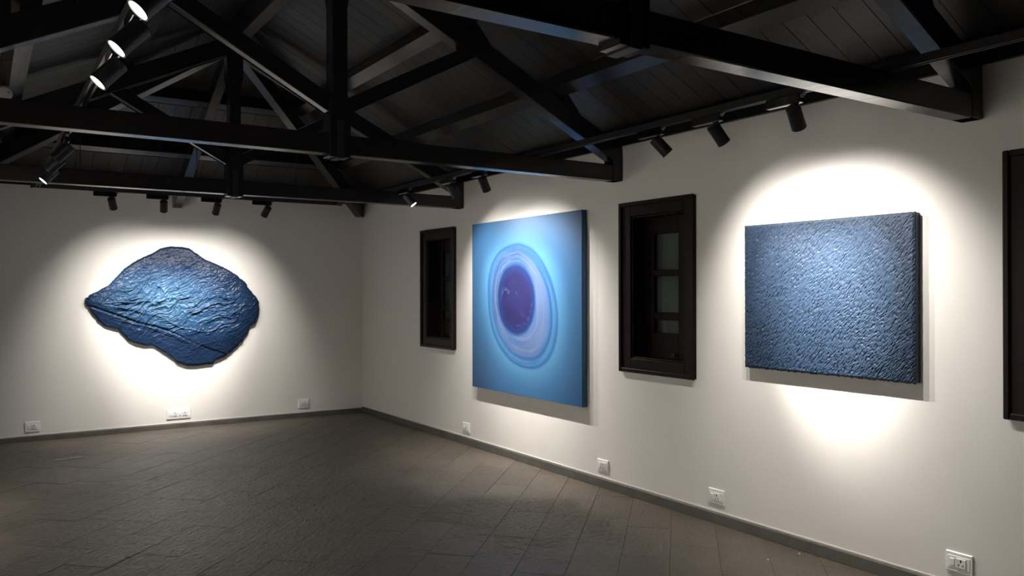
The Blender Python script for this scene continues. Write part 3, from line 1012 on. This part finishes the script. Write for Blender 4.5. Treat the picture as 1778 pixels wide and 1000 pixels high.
# ------------------------------------------------------------------ sockets and switches
def socket(wall, c, z0, z1, half, modules, label):
    """modules: list of ('switch'|'socket'|'blank', centre offset, half width) from left to right as seen"""
    t = empty('wall_socket', (0, c, z0) if wall == 'r' else (c, 0, z0))
    tag(t, label, 'socket', 'white wall sockets near the floor')
    zc = (z0 + z1) / 2; hh = (z1 - z0) / 2
    def bx(nm, u0, u1, za, zb, d0, d1, mat, par=t, bev=.0015):
        b = bmesh.new()
        if wall == 'r': box(b, -d1, -d0, c - u1, c - u0, za, zb, bev)      # seen from the room, right is -y
        else: box(b, c + u0, c + u1, -d1, -d0, za, zb, bev)
        return obj(nm, b, mat, par)
    bx('plate', -half, half, z0, z1, .0005, .011, M['plate'], t, .004)
    bx('inner_frame', -half + .012, half - .012, zc - hh * .62, zc + hh * .62, .0111, .0135, M['plate'], t, .001)
    for kind, off, hw in modules:
        if kind == 'switch':
            bx('rocker', off - hw, off + hw, zc - .018, zc + .018, .0136, .0175, M['plate'], t, .002)
        elif kind == 'socket':
            s = bx('socket_face', off - hw, off + hw, zc - .023, zc + .023, .0136, .018, M['socket'], t, .002)
            for (du, dz, w, h) in ((0, .011, .0035, .0065), (-.010, -.009, .003, .004), (.010, -.009, .003, .004)):
                bx('pin_hole', off + du - w, off + du + w, zc + dz - h, zc + dz + h, .0178, .0184, M['dark_hole'], s, 0)
        else:
            bx('blank', off - hw, off + hw, zc - .022, zc + .022, .0136, .0155, M['plate'], t, .001)
S1 = [('switch', -.030, .012), ('socket', .012, .024)]
socket('r', -2.574, .118, .213, .066, S1, 'white socket plate on the right wall, farthest, left under the ring painting')
socket('r', -4.643, .126, .215, .066, S1, 'white socket plate on the right wall just right of the ring painting')
socket('r', -5.775, .126, .222, .067, S1, 'white socket plate on the right wall left under the textured canvas')
socket('r', -7.316, .132, .230, .065, S1, 'white socket plate nearest the camera, at the lower right')
socket('e', -3.523, .095, .197, .066, S1, 'white socket plate on the end wall, leftmost')
socket('e', -2.146, .105, .215, .124, [('switch', -.085, .014), ('socket', -.040, .024), ('switch', .012, .012), ('socket', .060, .026)], 'wide white double socket plate below the petal relief')
socket('e', -.750, .108, .212, .066, S1, 'white socket plate on the end wall near the room corner')
# painted-over cover plate
bm = bmesh.new(); box(bm, -.006, -.0005, -1.51, -1.40, .125, .200, .002)
tag(obj('cover_plate', bm, M['wall']), 'wall coloured cover plate on the right wall near the corner', 'cover plate')

# ------------------------------------------------------------------ small things
def strip(x, y, w, d, rz, label):
    b = bmesh.new(); box(b, -w / 2, w / 2, -d / 2, d / 2, 0, .0012, .0004)
    tag(obj('tape_strip', b, M['tape'], None, (x, y, .0012), (0, 0, rz)), label, 'tape', 'pale tape strips on the floor')
strip(-3.358, -1.170, .105, .075, R(-6), 'pale strip of tape on the slate floor, the left of two')
strip(-3.240, -1.150, .110, .075, R(-3), 'pale strip of tape on the slate floor, the right of two')
def chip(x, y, r, label):
    b = bmesh.new()
    bmesh.ops.create_icosphere(b, subdivisions=1, radius=r)
    for v in b.verts: v.co = Vector((v.co.x * random.uniform(.7, 1.3), v.co.y * random.uniform(.7, 1.3), max(v.co.z, -.2 * r) * .6))
    tag(obj('plaster_chip', b, M['chip'], None, (x, y, .2 * r)), label, 'chip')
chip(-.3, -6.42, .007, 'tiny white plaster chip lying on the floor below the textured canvas')
chip(-.07, -6.45, .006, 'tiny pale plaster chip against the skirting under the textured canvas')
# torn scrap of paper tape left on the wall under the near truss
bm = bmesh.new()
prism(bm, [(-.001, -7.170, 2.305), (-.001, -7.188, 2.288), (-.001, -7.192, 2.292), (-.001, -7.176, 2.310)], (-.0015, 0, 0))
prism(bm, [(-.001, -7.188, 2.288), (-.001, -7.212, 2.296), (-.001, -7.213, 2.301), (-.001, -7.190, 2.2935)], (-.0018, 0, 0))
tag(obj('tape_scrap', bm, M['chip']), 'tiny torn scrap of pale tape on the wall below the near truss end', 'tape scrap')
# round junction box on the left roof slope
nrm = Vector((.10, -.90, -.35)).normalized()
JB = Vector((-3.832, -3.28, 2.772))
jb = empty('junction_box', JB)
jb.rotation_euler = nrm.to_track_quat('Z', 'Y').to_euler()
tag(jb, 'round grey junction box hung under the lower left purlin at the left edge', 'junction box')
def jpart(nm, prof, mat, off=(0, 0, 0)):
    b = bmesh.new(); lathe(b, prof, 32)
    o = obj(nm, b, mat, None); o.parent = jb; o.location = off
jpart('housing', [(0, 0), (.048, 0), (.048, .022), (.044, .026), (0, .026)], M['jbox'])
jpart('lid', [(0, .0265), (.041, .0265), (.040, .030), (0, .0305)], M['jbox'])
jpart('screw', [(0, .031), (.005, .031), (.004, .033), (0, .0335)], M['dark_hole'], (.022, .012, 0))
b = bmesh.new(); tube(b, (JB.x, JB.y + .004, JB.z + .036), (JB.x, JB.y + .004, 2.846), .010, seg=12)
obj('stem', b, M['black'], jb)
